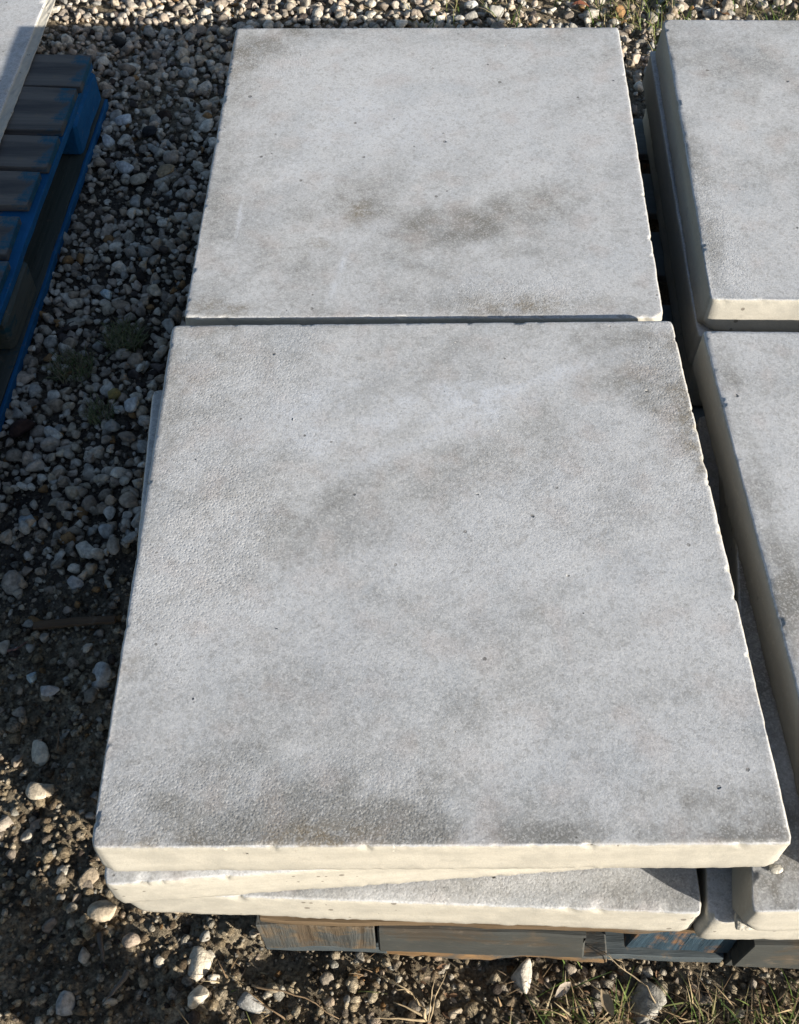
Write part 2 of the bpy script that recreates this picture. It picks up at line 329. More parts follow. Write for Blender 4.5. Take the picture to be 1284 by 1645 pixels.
# second layer
slab('paving_slab', 'twisted pale slab directly under the front top slab, its lower front edge ragged', [(-.263, .2765), (.330, .3190), (.295, .905), (-.299, .866)], .2445, T, 220, 60, .001, 5, (),
     chips=[(-.269, .268, .190, .016), (-.2, .274, .183, .009)], rag=.0014, group=GP)
slab('paving_slab', 'slab hidden below the back left slab, its shaded front in the dark joint', [(-.270, .944), (.322, .942), (.339, 1.58), (-.262, 1.58)], ZB-.0555, T, 50, 50, .002, 6, (), group=GP)
slab('paving_slab', 'shaded second slab under the back right slab beside the dark gap', [(.375, .955), (.965, .955), (.994, 1.60), (.402, 1.600)], .2445, T, 50, 50, .002, 7, (), lshade=.95, group=GP)
stF_shade = [(.36, .55, .03, .3, -8, 1.2, .2, 0), (.345, .36, .02, .08, 0, 1., .2, 0), (.36, .31, .07, .05, 0, .6, .15, 0), (.34, .27, .03, .02, 0, .5, .1, 0)]  # long ellipses paint the gap's shade onto the ledge; the rest is mottling
slab('paving_slab', 'chipped mottled slab at the lower right corner under the right column', [(.308, .254), (.905, .268), (.98, .86), (.402, .885)], .2425, T, 90, 90, .003, 8, stF_shade, group=GP, lshade=.6,
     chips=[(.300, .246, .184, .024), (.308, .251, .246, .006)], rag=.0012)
# third layer
stE = [(.10, .28, .25, .02, 0, .30, 0, 0), (.2, .29, .1, .03, 0, .3, 0, 0)]
slab('paving_slab', 'bottom slab on the pallet whose grey top shows as a thin wedge', [(-.262, .2860), (.2805, .2665), (.296, .87), (-.245, .88)], .189, T, 120, 60, .002, 9, stE, group=GP,
     chips=[(-.268, .278, .190, .013), (-.272, .280, .140, .018), (.289, .258, .130, .016), (.17, .262, .136, .006)], rag=.0011, skin=[(.1, .28, .3, .04, .35)])
slab('paving_slab', 'lowest slab of the right column with a sunlit broken corner tip', [(.283, .260), (.89, .258), (.95, .86), (.375, .875)], .187, T-.001, 90, 60, .002, 10, (), group=GP,
     chips=[(.276, .253, .190, .0165)], rag=.0012)
slab('paving_slab', 'lowest slab of the back left pile, standing on the pallet', [(-.256, .935), (.318, .935), (.33, 1.56), (-.25, 1.56)], ZB-.111, T-.006, 40, 40, .002, 11, (), group=GP)
slab('paving_slab', 'lowest slab of the back right pile in deep shade', [(.382, .935), (.965, .935), (.98, 1.57), (.41, 1.58)], .189, T, 40, 40, .002, 12, (), group=GP)

# ------------------------------------------------------------------ wooden pallets
def board(name, size, loc, mat, parent, rz=0, seed=0, wob=.0015, seg=14, bev=.0012, shape=None):
    """a sawn board: box with worn, slightly uneven edges"""
    sx, sy, sz = size; r = random.Random(seed)
    bm = bmesh.new(); bmesh.ops.create_cube(bm, size=1)
    long_ = 0 if sx >= sy else 1
    for v in bm.verts: v.co = Vector((v.co.x*sx, v.co.y*sy, v.co.z*sz))
    es = [e for e in bm.edges if abs((e.verts[0].co-e.verts[1].co)[long_]) > 1e-4]
    bmesh.ops.subdivide_edges(bm, edges=es, cuts=seg)
    bmesh.ops.bevel(bm, geom=[e for e in bm.edges if len(e.link_faces) == 2 and e.calc_face_angle() > .8], offset=bev, segments=1, affect='EDGES')
    if shape: shape(bm)
    co_ = np.array([v.co for v in bm.verts])
    d = np.stack([fbm(co_[:, 0]*22+seed, co_[:, 1]*22, co_[:, 2]*22, seed+k, 3) for k in range(3)], -1)*wob
    for v, q in zip(bm.verts, d): v.co += Vector(q)
    me = bpy.data.meshes.new(name); bm.to_mesh(me); bm.free()
    for p in me.polygons: p.use_smooth = True
    me.set_sharp_from_angle(angle=.4)
    o = link(name, me, mat, parent); o.location = loc; o.rotation_euler = (0, 0, rz); return o

W_GREY = mat_wood('weathered_grey_wood', (.10, .10, .10), (.20, .195, .18), (.17, .20, .215), .55, 0)
W_FACE = mat_wood('grey_painted_board', (.05, .042, .034), (.13, .11, .085), (.062, .066, .064), .54, 0)
W_TOP = mat_wood('worn_brown_deck', (.09, .06, .035), (.22, .16, .10), (.12, .11, .10), .45, 0)
W_TAN = mat_wood('splintered_tan_wood', (.16, .095, .045), (.36, .23, .12), (.085, .09, .09), .50, 0)
W_BLOCK = mat_wood('pressed_wood_block', (.075, .055, .038), (.19, .145, .095), (.075, .08, .08), .50, 2, 1.6)
W_BLUEBLOCK = mat_wood('scraped_blue_block', (.16, .085, .04), (.30, .17, .085), (.03, .06, .09), .54, 2, 1.4)
W_BLUEGREY = mat_wood('faded_blue_wood', (.07, .07, .07), (.13, .135, .13), (.08, .098, .11), .58, 0)

pal = empty('wooden_pallet', (.47, .9, 0), -.028)
props(pal, 'worn wooden pallet with grey and blue flaking paint under the slab stack', 'pallet')
def pl(x, y, z): return (x-.47, y-.9, z)
LX = -.125
def cutr(bm):
    for v in bm.verts:
        if v.co.x > .100: v.co.x -= .006+v.co.z*.12
# front row, seen below the slabs (x from -.125 to about 1.08)
board('deck_board', (1.19, .095, .010), pl(.475, .3085, .1275), W_TOP, pal, 0, 1, .0022, 90)
for k, y in enumerate((.44, .60, .76, .92, 1.08, 1.24, 1.38, 1.53)):
    board('deck_board', (1.19, .1, .012), pl(.475, y, .1265), W_GREY, pal, 0, 20+k, .0012, 20)
board('block', (.116, .10, .084), pl(-.064, .3085, .0765), W_BLOCK, pal, 0, 2, .0022, 20)
board('skirt_board', (.214, .022, .084), pl(.103, .268, .0765), W_FACE, pal, 0, 3, .0010, 20, .002, cutr)['label'] = 'grey painted face board with slanted right end'
board('block', (.106, .095, .080), pl(.305, .314, .0745), W_BLUEBLOCK, pal, 0, 4, .0026, 24)['label'] = 'scraped blue block with bare brown wood'
board('skirt_board', (.68, .022, .084), pl(.702, .264, .0765), W_FACE, pal, 0, 5, .001, 20)
board('block', (.118, .10, .080), pl(.47, .9, .0775), W_BLOCK, pal, 0, 12, .0014)
for x in (-.0625, .345, .75, 1.005):
    for y in (.9, 1.53): board('block', (.118, .10, .080), pl(x, y, .0775), W_BLOCK, pal, 0, 40+int(x*50), .0014)
board('base_board', (.128, .10, .020), pl(-.060, .311, .0210), W_BLUEGREY, pal, 0, 6, .0012)
board('base_board', (.238, .10, .024), pl(.116, .3105, .0200), W_TAN, pal, 0, 7, .004, 50)['label'] = 'split base board with bare orange splinters'
board('base_board', (.128, .115, .017), pl(.296, .320, .0150), W_BLUEGREY, pal, 0, 8, .0018)
board('base_board', (.66, .10, .026), pl(.693, .309, .0190), W_FACE, pal, 0, 9, .0015)
for y in (.9, 1.53): board('base_board', (1.19, .10, .022), pl(.475, y, .0155), W_GREY, pal, 0, 60+int(y*10), .0012, 20)

# blue pallet at the left
B_END = mat_wood('dark_deck_wood', (.05, .05, .055), (.15, .14, .13), (.012, .085, .15), .36, 0, 1., .485)
B_BLUE = mat_wood('blue_painted_wood', (.05, .06, .07), (.10, .10, .10), (.006, .10, .26), .90, 1)
B_BASE = mat_wood('mossy_base_wood', (.035, .05, .045), (.08, .09, .085), (.012, .06, .09), .4, 1)
BP = empty('blue_pallet', (-1.0845, 1.24, 0), -.037)
BP.scale = (1, 1, .72)
props(BP, 'old blue block pallet with bare dark boards on the gravel at left', 'pallet')
# local frame: +x = right side of the pallet (edge at x=.5), y from -.6 to .6
ys = [(.545, .10), (.425, .125), (.310, .085), (.205, .088), (.095, .090), (-.01, .088), (-.12, .09), (-.24, .11), (-.37, .1), (-.5, .13)]
for k, (y, wd) in enumerate(ys):
    dx = [0, -.004, -.006, -.014, -.020, -.010, -.018, 0, 0, 0][k]
    board('deck_board', (1.0, wd, .019), (dx-.004, y, .137+.002*(k % 2)), B_END, BP, [0, .004, -.005, .006, 0, -.006, .003, 0, 0, 0][k], 70+k, .0016, 24, .0010)
for x in (.44, 0, -.44): board('stringer_board', (.105, 1.2, .020), (x, 0, .1165), B_BLUE, BP, 0, 90+int(x*10), .0012, 30)
def notch(bm):
    for v in bm.verts:
        if v.co.y < 0 and v.co.z < .02: v.co.y *= 1.0
for x in (.435, 0, -.435):
    for y in (.505, 0, -.505):
        board('block', (.125, .175 if abs(y) > .1 else .14, .083), (x, y, .064), B_BLUE if abs(y) > .1 else B_BASE, BP, 0, 100+int(x*20+y*7), .002, 8, .006)
for x in (.445, 0, -.445): board('base_board', (.11, 1.2, .020), (x, 0, .0115), B_BASE, BP, 0, 120+int(x*10), .002, 30)
for x in (.5035,): board('edge_strip', (.006, 1.19, .021), (x, 0, .0115), B_BLUE, BP, 0, 130, .0008, 30)
for y in (.55, -.55): board('base_board', (.77, .1, .019), (0, y, .0115), B_BASE, BP, 0, 140+int(y*10), .0015, 10)

# pale slabs on the blue pallet
slab('pale_slab', 'flat pale panel lying on the blue pallet at the left edge, sunlit at its far end', [(-1.29, 1.03), (-.698, 1.03), (-.680, 2.02), (-1.27, 2.02)],   .116, .010, 60, 90, .016, 32, (), cream=.7)

# ------------------------------------------------------------------ ground
def gh(x, y):
    fine = sstep(1.05, .62, y)*1.
    h = fbm(x*5, y*5, 0, 50, 3)*.006+fbm(x*26, y*26, 0, 51, 4, .55)*(.0035+.002*fine)
    h = h+fine*(np.abs(fbm(x*75, y*75, 0, 53, 3, .6))*.0038)-.005
    return h
near = lambda a, b, s: np.arange(a, b, s)
gx = np.concatenate([[-60, -30, -12, -6, -3.5, -2.4, -1.9], near(-1.5, -.9, .02), near(-.9, .9, .0042), near(.9, 1.5, .02), [1.9, 2.4, 3.5, 6, 12, 30, 60]])
gy = np.concatenate([[-60, -30, -12, -5, -2, -1.2, -.6, -.3], near(-.1, .16, .02), near(.16, .85, .0042), near(.85, 2.4, .015), [2.6, 3, 3.6, 5, 9, 18, 40, 90]])
X, Y = np.meshgrid(gx, gy); Zg = gh(X, Y)
far = np.maximum(np.abs(X), np.abs(Y-1)) > 3; Zg = np.where(far, 0, Zg)
# the pallets press flat ground
def flat(x0, x1, y0, y1, z): 
    global Zg
    k = sstep(.03, 0, np.maximum(np.maximum(x0-X, X-x1), np.maximum(y0-Y, Y-y1))); Zg = Zg*(1-k)+np.minimum(Zg, z)*k
flat(-.13, 1.1, .24, 1.6, -.002); flat(-1.6, -.56, .6, 1.85, -.002)
sc_ = fbm(X*90, Y*90, 0, 60, 4, .7); sb = fbm(X*9, Y*9, 0, 61, 3)
t_ = np.clip(.5+.35*sc_+.25*sb, 0, 1)[..., None]
col = (1-t_)*np.array([.12, .095, .065])+t_*np.array([.55, .46, .33])
dk = sstep(.60, .78, Y)[..., None]*sstep(1.9, 1.6, Y)[..., None]     # darker ground tone under the gravel, fading out front and back
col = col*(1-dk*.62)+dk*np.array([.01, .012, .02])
nY, nX = X.shape; idx = np.arange(nX*nY).reshape(nY, nX)
F = np.stack([idx[:-1, :-1], idx[:-1, 1:], idx[1:, 1:], idx[1:, :-1]], -1).reshape(-1, 4)
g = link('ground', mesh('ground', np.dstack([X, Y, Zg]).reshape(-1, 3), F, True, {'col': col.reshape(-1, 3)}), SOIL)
props(g, 'brown crumbly soil ground', kind='structure')

# ------------------------------------------------------------------ stones
def ico(sub):
    bm = bmesh.new(); bmesh.ops.create_icosphere(bm, subdivisions=sub, radius=1)
    V = np.array([v.co for v in bm.verts]); F = np.array([[v.index for v in f.verts] for f in bm.faces]); bm.free(); return V, F
ICO = {s: ico(s) for s in (1, 2, 3, 4)}
rng = np.random.default_rng(11)
def rockshape(V, seed, angular=.5):
    r = np.random.default_rng(seed); P = V.copy()
    for _ in range(11):
        n = r.normal(size=3); n /= np.linalg.norm(n); d = r.uniform(.38, .78)
        k = P@n-d; P -= np.where(k > 0, k, 0)[:, None]*n*angular
    n = fbm(V[:, 0]*1.6+seed, V[:, 1]*1.6, V[:, 2]*1.6, seed, 2)
    P *= (1+.09*n)[:, None]*1.12; P *= r.uniform(.75, 1.2, 3)
    return P
def rocks(name, pts, rad, cols, sub, mat, ang=.8, squash=.75, nvar=24, smooth=True):
    V, F = ICO[sub]; var = np.array([rockshape(V, 300+k, ang) for k in range(nvar)])
    n = len(pts); vi = rng.integers(0, nvar, n); P = var[vi]
    q = rng.normal(size=(n, 4)); q /= np.linalg.norm(q, axis=1)[:, None]; w_, x, y, z = q.T
    R = np.stack([1-2*(y*y+z*z), 2*(x*y-z*w_), 2*(x*z+y*w_), 2*(x*y+z*w_), 1-2*(x*x+z*z), 2*(y*z-x*w_), 2*(x*z-y*w_), 2*(y*z+x*w_), 1-2*(x*x+y*y)], -1).reshape(n, 3, 3)
    P = np.einsum('nij,nvj->nvi', R, P); P[..., 2] *= squash
    P = P*rad[:, None, None]+pts[:, None, :]
    Fa = (F[None]+(np.arange(n)*len(V))[:, None, None]).reshape(-1, 3)
    ca = np.repeat(cols, len(V), 0)
    return link(name, mesh(name, P.reshape(-1, 3), Fa, smooth, {'col': ca}), mat)
PAL = np.array([[.52, .50, .47], [.45, .42, .40], [.60, .58, .55], [.38, .35, .32], [.48, .41, .35], [.42, .43, .44], [.55, .50, .43], [.30, .27, .25], [.66, .65, .63], [.50, .44, .40]])
def palcol(n, dark=.05):
    c = PAL[rng.integers(0, len(PAL), n)]*rng.uniform(.75, 1.12, (n, 1))
    k = rng.random(n) < dark; c[k] = np.array([.07, .06, .06])*rng.uniform(.6, 1.8, (k.sum(), 1))
    k = rng.random(n) < .03; c[k] = np.array([.30, .19, .10]); return np.clip(c, 0, .75)
def jit(x0, x1, y0, y1, c):
    xs, ys_ = np.meshgrid(np.arange(x0, x1, c), np.arange(y0, y1, c)); p = np.stack([xs.ravel(), ys_.ravel()], -1)
    return p+rng.uniform(-.55, .55, p.shape)*c
def dens(x, y):
    edge = .80+.10*fbm(x*4, y*4, 0, 77, 3)
    d = sstep(edge-.12, edge+.10, y); bald = fbm(x*9, y*9, 0, 78, 3)
    return np.clip(d*(1-.45*(bald > .62)), 0, 1)
def inframe(p, m=80, z=0):
    Z = p[:, 1]*math.cos(TH)-(z-1.2)*math.sin(TH); u = 642+1703*p[:, 0]/Z; v = 822.5+1703*(-p[:, 1]*math.sin(TH)-(z-1.2)*math.cos(TH))/Z
    return (u > -m) & (u < 1284+m) & (v > -m*2) & (v < 1645+m)
def block(p):   # under the stacked slabs or the blue pallet: nothing to see
    a = (p[:, 0] > -.20) & (p[:, 0] < 1.0) & (p[:, 1] > .30) & (p[:, 1] < 1.5)
    b = (p[:, 0] < -.62) & (p[:, 1] > .6) & (p[:, 1] < 1.80)
    return ~(a | b)
p = jit(-1.35, 1.3, .60, 2.5, .0138); p = p[(rng.random(len(p)) < dens(p[:, 0], p[:, 1]))]
keep = block(p) & (inframe(p, 160) | ((p[:, 0] < -.2) & (p[:, 0] > -.62))); p = p[keep]
# thinner where grass takes over at the top right
k = (p[:, 1] > 1.6) & (p[:, 0] > .10+.12*fbm(p[:, 0]*6, p[:, 1]*6, 0, 5, 2)) & (rng.random(len(p)) < .45); p = p[~k]
r = np.clip(rng.lognormal(math.log(.0076), .36, len(p)), .0034, .0165)
z = gh(p[:, 0], p[:, 1])+r*.25+rng.uniform(0, .010, len(p))
on_b = (p[:, 0] < -.545) & (p[:, 1] < 1.87) & (p[:, 1] > .6)
z = np.where(on_b, z*.3, z)
P3 = np.c_[p, z]; cl = palcol(len(p)); cl = cl*np.where(p[:, 1:] > -9, [[1.0, .955, .87]], 1.); nearm = (p[:, 1] < 1.75)
props(rocks('gravel', P3[nearm], r[nearm], cl[nearm], 2, STONE, 1., .8, 40, False), 'loose grey limestone gravel beside the slabs', kind='stuff')
props(rocks('gravel', P3[~nearm], r[~nearm]*1.05, cl[~nearm], 2, STONE, 1., .8, 40, False), 'cream sunlit limestone gravel behind the slabs', kind='stuff')
# small chippings everywhere between and below
p = jit(-.75, 1.0, .14, 2.15, .0062); lowz = sstep(.95, .6, p[:, 1]); p = p[(rng.random(len(p)) < .34+.5*lowz) & inframe(p, 60) & block(p)]
r = np.clip(rng.lognormal(math.log(.0028), .52, len(p)), .0014, .0095)
cc = palcol(len(p), .08)*np.array([1, .93, .8]); lw = sstep(.9, .6, p[:, 1])[:, None]
soilc = np.array([[.26, .20, .135], [.42, .34, .23], [.14, .105, .07], [.52, .44, .32], [.34, .27, .18]])[rng.integers(0, 5, len(p))]
mixk = (rng.random(len(p)) < .35+.6*(1-lw[:, 0]))[:, None]; cc = np.where(mixk, cc*1.1, soilc*1.15)
props(rocks('soil_crumbs', np.c_[p, gh(p[:, 0], p[:, 1])+r*.4], r, cc, 1, SOIL, .9, .8, smooth=False), 'brown soil crumbs and small chippings', kind='stuff')
# sparse mid-size stones lying on the dark soil and the brown soil
p = jit(-.95, 1.1, .15, 1.0, .023); pr_ = .30*sstep(.25, .55, p[:, 1])+.42*sstep(.5, .7, p[:, 1])+.24; p = p[(rng.random(len(p)) < pr_) & inframe(p, 60) & block(p)]
r = np.clip(rng.lognormal(math.log(.0062), .3, len(p)), .0035, .0115)
cc = palcol(len(p), .02)*np.where(p[:, 1] < .58, 1, 1)[:, None]*np.array([.92, .86, .76])*np.where(p[:, 1:] < .58, .85, 1.)
props(rocks('gravel', np.c_[p, gh(p[:, 0], p[:, 1])+r*.35], r, cc, 2, STONE, 1., .8, 40, False), 'scattered pale stones pressed into the soil', kind='stuff')
# single stones one can point to
ST = [  # px, py, radius, (sx, sy), colour, label
 (200, 193, .0155, 1, (.62, .66, .70), 'white rounded pebble beside the far block of the blue pallet'),
 (173, 222, .0135, .9, (.60, .63, .64), 'white pebble touching the base of the blue pallet'),
 (241, 214, .0155, 1, (.028, .03, .034), 'near black round stone in the gravel right of two white pebbles'),
 (265, 186, .0135, 1.3, (.05, .035, .03), 'dark brown oblong lump in the gravel near the upper slab'),
 (200, 271, .0140, 1.3, (.58, .61, .63), 'pale grey flat stone below the pair of white pebbles'),
 (267, 280, .0155, 1.5, (.42, .33, .22), 'tan oblong stone lying in grey gravel'),
 (191, 64, .0160, 1.5, (.035, .035, .035), 'black stone near the far end of the blue pallet'),
 (171, 473, .0130, 1.6, (.52, .62, .66), 'flat pale blue stone in the gravel left of the joint'),
 (183, 636, .0130, 1.1, (.38, .31, .13), 'mustard yellow stone in the shaded gravel'),
 (215, 654, .0160, 1.2, (.62, .64, .65), 'large white stone beside the protruding slab edge'),
 (88, 699, .0135, 1.2, (.60, .62, .62), 'white blocky stone in the left gravel below the blue pallet'),
 (33, 685, .0190, 1.2, (.055, .035, .035), 'big dark maroon stone near the left picture edge'),
 (120, 938, .0130, .8, (.50, .50, .50), 'grey oval stone standing out on dark soil above the wood splinter'),
 (160, 1082, .0155, .8, (.48, .48, .47), 'large oval grey stone in shade near the slab edge'),
 (78, 1112, .0145, 1.6, (.47, .46, .46), 'elongated grey stone just above the sunlit soil'),
 (53, 1090, .0095, 1, (.45, .55, .60), 'small bluish stone left of the elongated grey one'),
 (172, 848, .0125, 1.1, (.46, .47, .47), 'grey angular stone half buried in dark soil'),
 (43, 834, .0115, 1.2, (.47, .53, .56), 'bluish stone by the left picture edge on dark soil'),
 (60, 1207, .0150, .8, (.68, .62, .50), 'bright cream stone in the sunlit soil at left'),
 (62, 1272, .0135, 1.3, (.55, .48, .38), 'cream angular stone below the bright one at left'),
 (320, 1541, .0150, .8, (.62, .56, .46), 'sunlit cream stone below the slab corner, upper of two'),
 (319, 1600, .0160, .8, (.60, .54, .45), 'sunlit cream stone near the bottom edge, lower of two'),
 (842, 1567, .0160, .7, (.55, .51, .45), 'wedge shaped pale stone against the pallet base'),
 (1043, 1612, .0190, 1.2, (.40, .38, .34), 'rough grey stone in the weeds at lower right'),
 (397, 1607, .0135, 1.1, (.38, .38, .37), 'grey shaded stone right of the cream ones at the bottom'),
 (103, 1612, .0135, 1, (.33, .33, .33), 'grey round stone in the shadow at lower left'),
 (165, 1462, .0150, 1.2, (.50, .42, .32), 'tan stone just below the broken slab corner'),
 (140, 1410, .0110, .8, (.34, .28, .21), 'brown stone beside the chipped front corner'),
 (757, 12, .0165, .9, (.66, .66, .63), 'white round stone behind the upper slab'),
 (795, 22, .0190, 1, (.36, .35, .33), 'grey round stone behind the upper slab, next to grass'),
]
for k, (px, py, rad, asp, c, lab) in enumerate(ST):
    x, y = at(px, py, .008); V, F = ICO[3]; P = rockshape(V, 900+k, .75)
    P *= (1+.05*fbm(V[:, 0]*5, V[:, 1]*5, V[:, 2]*5, k, 3))[:, None]
    P[:, 0] *= asp**.5; P[:, 1] /= asp**.5; P[:, 2] *= .75
    a = rng.uniform(-.5, .5); R = np.array([[math.cos(a), -math.sin(a), 0], [math.sin(a), math.cos(a), 0], [0, 0, 1]]); P = (P@R.T)*rad
    o = link('stone', mesh('stone', P, F, True, {'col': np.tile(c, (len(P), 1))}), STONE)
    o.location = (x, y, float(gh(x, y))+rad*.35+(.010 if y > .9 else 0)); props(o, lab, 'stone')

# ------------------------------------------------------------------ grass, weeds, litter
def blades(name, roots, h, wd, lean, cols, seg=4, parent=None, curl=1.):
    n = len(roots); V = []; th = rng.uniform(0, 2*math.pi, n); face = th+math.pi/2+rng.uniform(-.5, .5, n)
    L = lean*rng.uniform(.3, 1.3, n)
    for s in range(seg+1):
        f = s/seg; rr_ = h*L*f**1.6*curl; zz = h*f*np.sqrt(np.clip(1-(L*f)**2*.35, .1, 1)); ww = wd*(1-f**1.5)*.5+.0001
        cx = roots[:, 0]+np.cos(th)*rr_; cy = roots[:, 1]+np.sin(th)*rr_; cz = roots[:, 2]+zz
        for sg in (-1, 1): V.append(np.stack([cx+sg*np.cos(face)*ww, cy+sg*np.sin(face)*ww, cz], -1))
    V = np.stack(V, 1); k = 2*(seg+1)
    f1 = np.array([[2*s, 2*s+1, 2*s+3, 2*s+2] for s in range(seg)]); F = (f1[None]+(np.arange(n)*k)[:, None, None]).reshape(-1, 4)
    return link(name, mesh(name, V.reshape(-1, 3), F, True, {'col': np.repeat(cols, k, 0)}), PLANT, parent)
GR = np.array([[.10, .16, .03], [.14, .19, .05], [.20, .22, .08], [.30, .26, .13], [.07, .12, .03], [.36, .30, .18]])
STR = np.array([[.38, .29, .17], [.30, .21, .12], [.22, .15, .09], [.45, .37, .24], [.15, .11, .07], [.16, .18, .06]])
def scat(n, x0, x1, y0, y1, clump, s, thr=0.):
    q = np.c_[rng.uniform(x0, x1, n), rng.uniform(y0, y1, n)]; m = fbm(q[:, 0]*clump, q[:, 1]*clump, 0, s, 2) > thr; q = q[m]
    return np.c_[q, gh(q[:, 0], q[:, 1])]
q = scat(5200, .02, 1.4, 1.98, 2.6, 9, 3, .02); q = q[rng.random(len(q)) < sstep(.05, .6, q[:, 0])+.25]
props(blades('grass', q, rng.uniform(.018, .055, len(q)), rng.uniform(.0015, .0032, len(q)), 1.1, GR[rng.integers(0, 6, len(q))]), 'short green and straw grass behind the slabs', kind='stuff')
q = scat(5200, .10, .75, .10, .262, 16, 8, -.05); k = rng.random(len(q)) < sstep(.05, .3, q[:, 0])+.15; q = q[k]
props(blades('weeds', q, rng.uniform(.008, .032, len(q)), rng.uniform(.001, .0026, len(q)), 1.5, np.r_[GR, STR, STR][rng.integers(0, 18, len(q))]), 'low green weeds and straw in front of the pallet', kind='stuff')
q = scat(900, -.22, .2, .10, .262, 16, 9, .0)
props(blades('dry_roots', q, rng.uniform(.006, .024, len(q)), rng.uniform(.0008, .0016, len(q)), 1.6, STR[rng.integers(0, 6, len(q))]), 'short dry roots and straw in the brown soil', kind='stuff')
# moss tufts in the gravel
for (px, py, n, rad, lab) in ((200, 545, 420, .030, 'small dull green weed tuft in the shaded gravel'), (115, 590, 260, .032, 'dark weed tuft near the blue pallet edge'), (160, 665, 120, .02, 'sparse dark weed tuft left of the large white stone')):
    x, y = at(px, py, .01); a = rng.uniform(0, 6.28, n); rr_ = rad*np.sqrt(rng.random(n)); q = np.c_[x+np.cos(a)*rr_, y+np.sin(a)*rr_, np.full(n, .004)]
    o = blades('weed_tuft', q, rng.uniform(.010, .026, n), rng.uniform(.001, .002, n), 1.1, np.array([[.10, .13, .05], [.17, .18, .09], [.20, .17, .11]])[rng.integers(0, 3, n)])
    props(o, lab, 'weed')
# leaf litter: small curled dead leaves as stuff
def leaves(name, pts, size, cols, curl=.5):
    n = len(pts); u = np.linspace(-1, 1, 5); prof = np.array([0.05, .75, 1., .7, .03]); V = []
    a = rng.uniform(0, 6.28, n); tilt = rng.uniform(-.6, .6, n); cz = rng.uniform(-curl, curl, n)
    for i, s in enumerate(u):
        for sg in (-1, 0, 1):
            lx = s*size; ly = sg*prof[i]*.42*size; lz = (abs(sg)*.22*prof[i]+cz*s*s)*size+tilt*ly*.8
            V.append(np.stack([pts[:, 0]+np.cos(a)*lx-np.sin(a)*ly, pts[:, 1]+np.sin(a)*lx+np.cos(a)*ly, pts[:, 2]+lz+size*.25], -1))
    V = np.stack(V, 1); f = []
    for i in range(4):
        for j in range(2): f.append([i*3+j, i*3+j+1, (i+1)*3+j+1, (i+1)*3+j])
    F = (np.array(f)[None]+(np.arange(n)*15)[:, None, None]).reshape(-1, 4)
    return link(name, mesh(name, V.reshape(-1, 3), F, True, {'col': np.repeat(cols, 15, 0)}), PLANT)
q = scat(620, .02, .75, .10, .262, 12, 14, -.1); LC = np.array([[.20, .12, .07], [.30, .21, .13], [.38, .30, .22], [.13, .08, .05]])
props(leaves('leaf_litter', q, rng.uniform(.003, .008, len(q)), LC[rng.integers(0, 4, len(q))]), 'crumbled brown leaf litter in front of the pallet', kind='stuff')
for px, py, s, c, lab in ((932, 8, .020, (.26, .10, .06), 'red brown dead leaf behind the upper slab'), (1165, 22, .013, (.30, .16, .08), 'small brown dead leaf at the top in the grass'),
                          (975, 1612, .014, (.40, .31, .20), 'curled tan dead leaf standing in the weeds'), (905, 1590, .012, (.42, .36, .30), 'pale withered leaf near the wedge stone')):
    x, y = at(px, py, .015); props(leaves('dead_leaf', np.array([[x, y, .012]]), np.array([s]), np.array([c]), .3), lab, 'leaf')

def tube(path, radii, sides=6):
    path = [Vector(p_) for p_ in path]; V, F = [], []
    for i, p_ in enumerate(path):
        t = (path[min(i+1, len(path)-1)]-path[max(i-1, 0)]).normalized(); a = t.orthogonal().normalized(); b = t.cross(a)
        for s in range(sides):
            an = 2*math.pi*s/sides; V.append(p_+(a*math.cos(an)+b*math.sin(an))*radii[i])
    for i in range(len(path)-1):
        for s in range(sides): F.append((i*sides+s, i*sides+(s+1) % sides, (i+1)*sides+(s+1) % sides, (i+1)*sides+s))
    F.append(tuple(range(sides))[::-1]); F.append(tuple((len(path)-1)*sides+s for s in range(sides)))
    return V, F
def stems(name, lst, lab, cat, col):
    V, F = [], []
    for pts, r0 in lst:
        m_ = 3; pp = []
        for i in range(len(pts)-1):
            for q_ in range(m_): 
                f = q_/m_; pp.append([pts[i][k]*(1-f)+pts[i+1][k]*f+(random.uniform(-1, 1)*.0012 if q_ else 0) for k in range(3)])
        pp.append(list(pts[-1])); rad = [r0*(1-.75*i/(len(pp)-1)) for i in range(len(pp))]
        v, f = tube(pp, rad); b = len(V); V += v; F += [tuple(i+b for i in q_) for q_ in f]
    return props(link(name, mesh(name, [tuple(v) for v in V], F, True, {'col': np.tile(col, (len(V), 1))}), PLANT), lab, cat)
def w3(px, py, z): x, y = at(px, py, z); return (x, y, z)
stems('dry_stem', [([w3(684, 1640, .004), w3(683, 1622, .012), w3(662, 1596, .022), w3(640, 1583, .026), w3(603, 1564, .02)], .0021), ([w3(662, 1596, .022), w3(650, 1590, .03), w3(636, 1588, .034)], .001),
                   ([w3(684, 1634, .006), w3(660, 1622, .012), w3(632, 1610, .014)], .0017), ([w3(684, 1640, .004), w3(640, 1636, .010), w3(595, 1637, .010)], .0016), ([w3(690, 1640, .004), w3(700, 1600, .03), w3(718, 1560, .035)], .0009),
                   ([w3(688, 1640, .004), w3(694, 1600, .03), w3(700, 1570, .04)], .0009)], 'forked straw coloured dry stem in front of the pallet', 'stem', (.46, .36, .23))
stems('dry_stem', [([w3(405, 1583, .006), w3(440, 1590, .012), w3(490, 1603, .014), w3(545, 1637, .008)], .0015)], 'long thin arched brown stem at the bottom edge', 'stem', (.30, .21, .13))
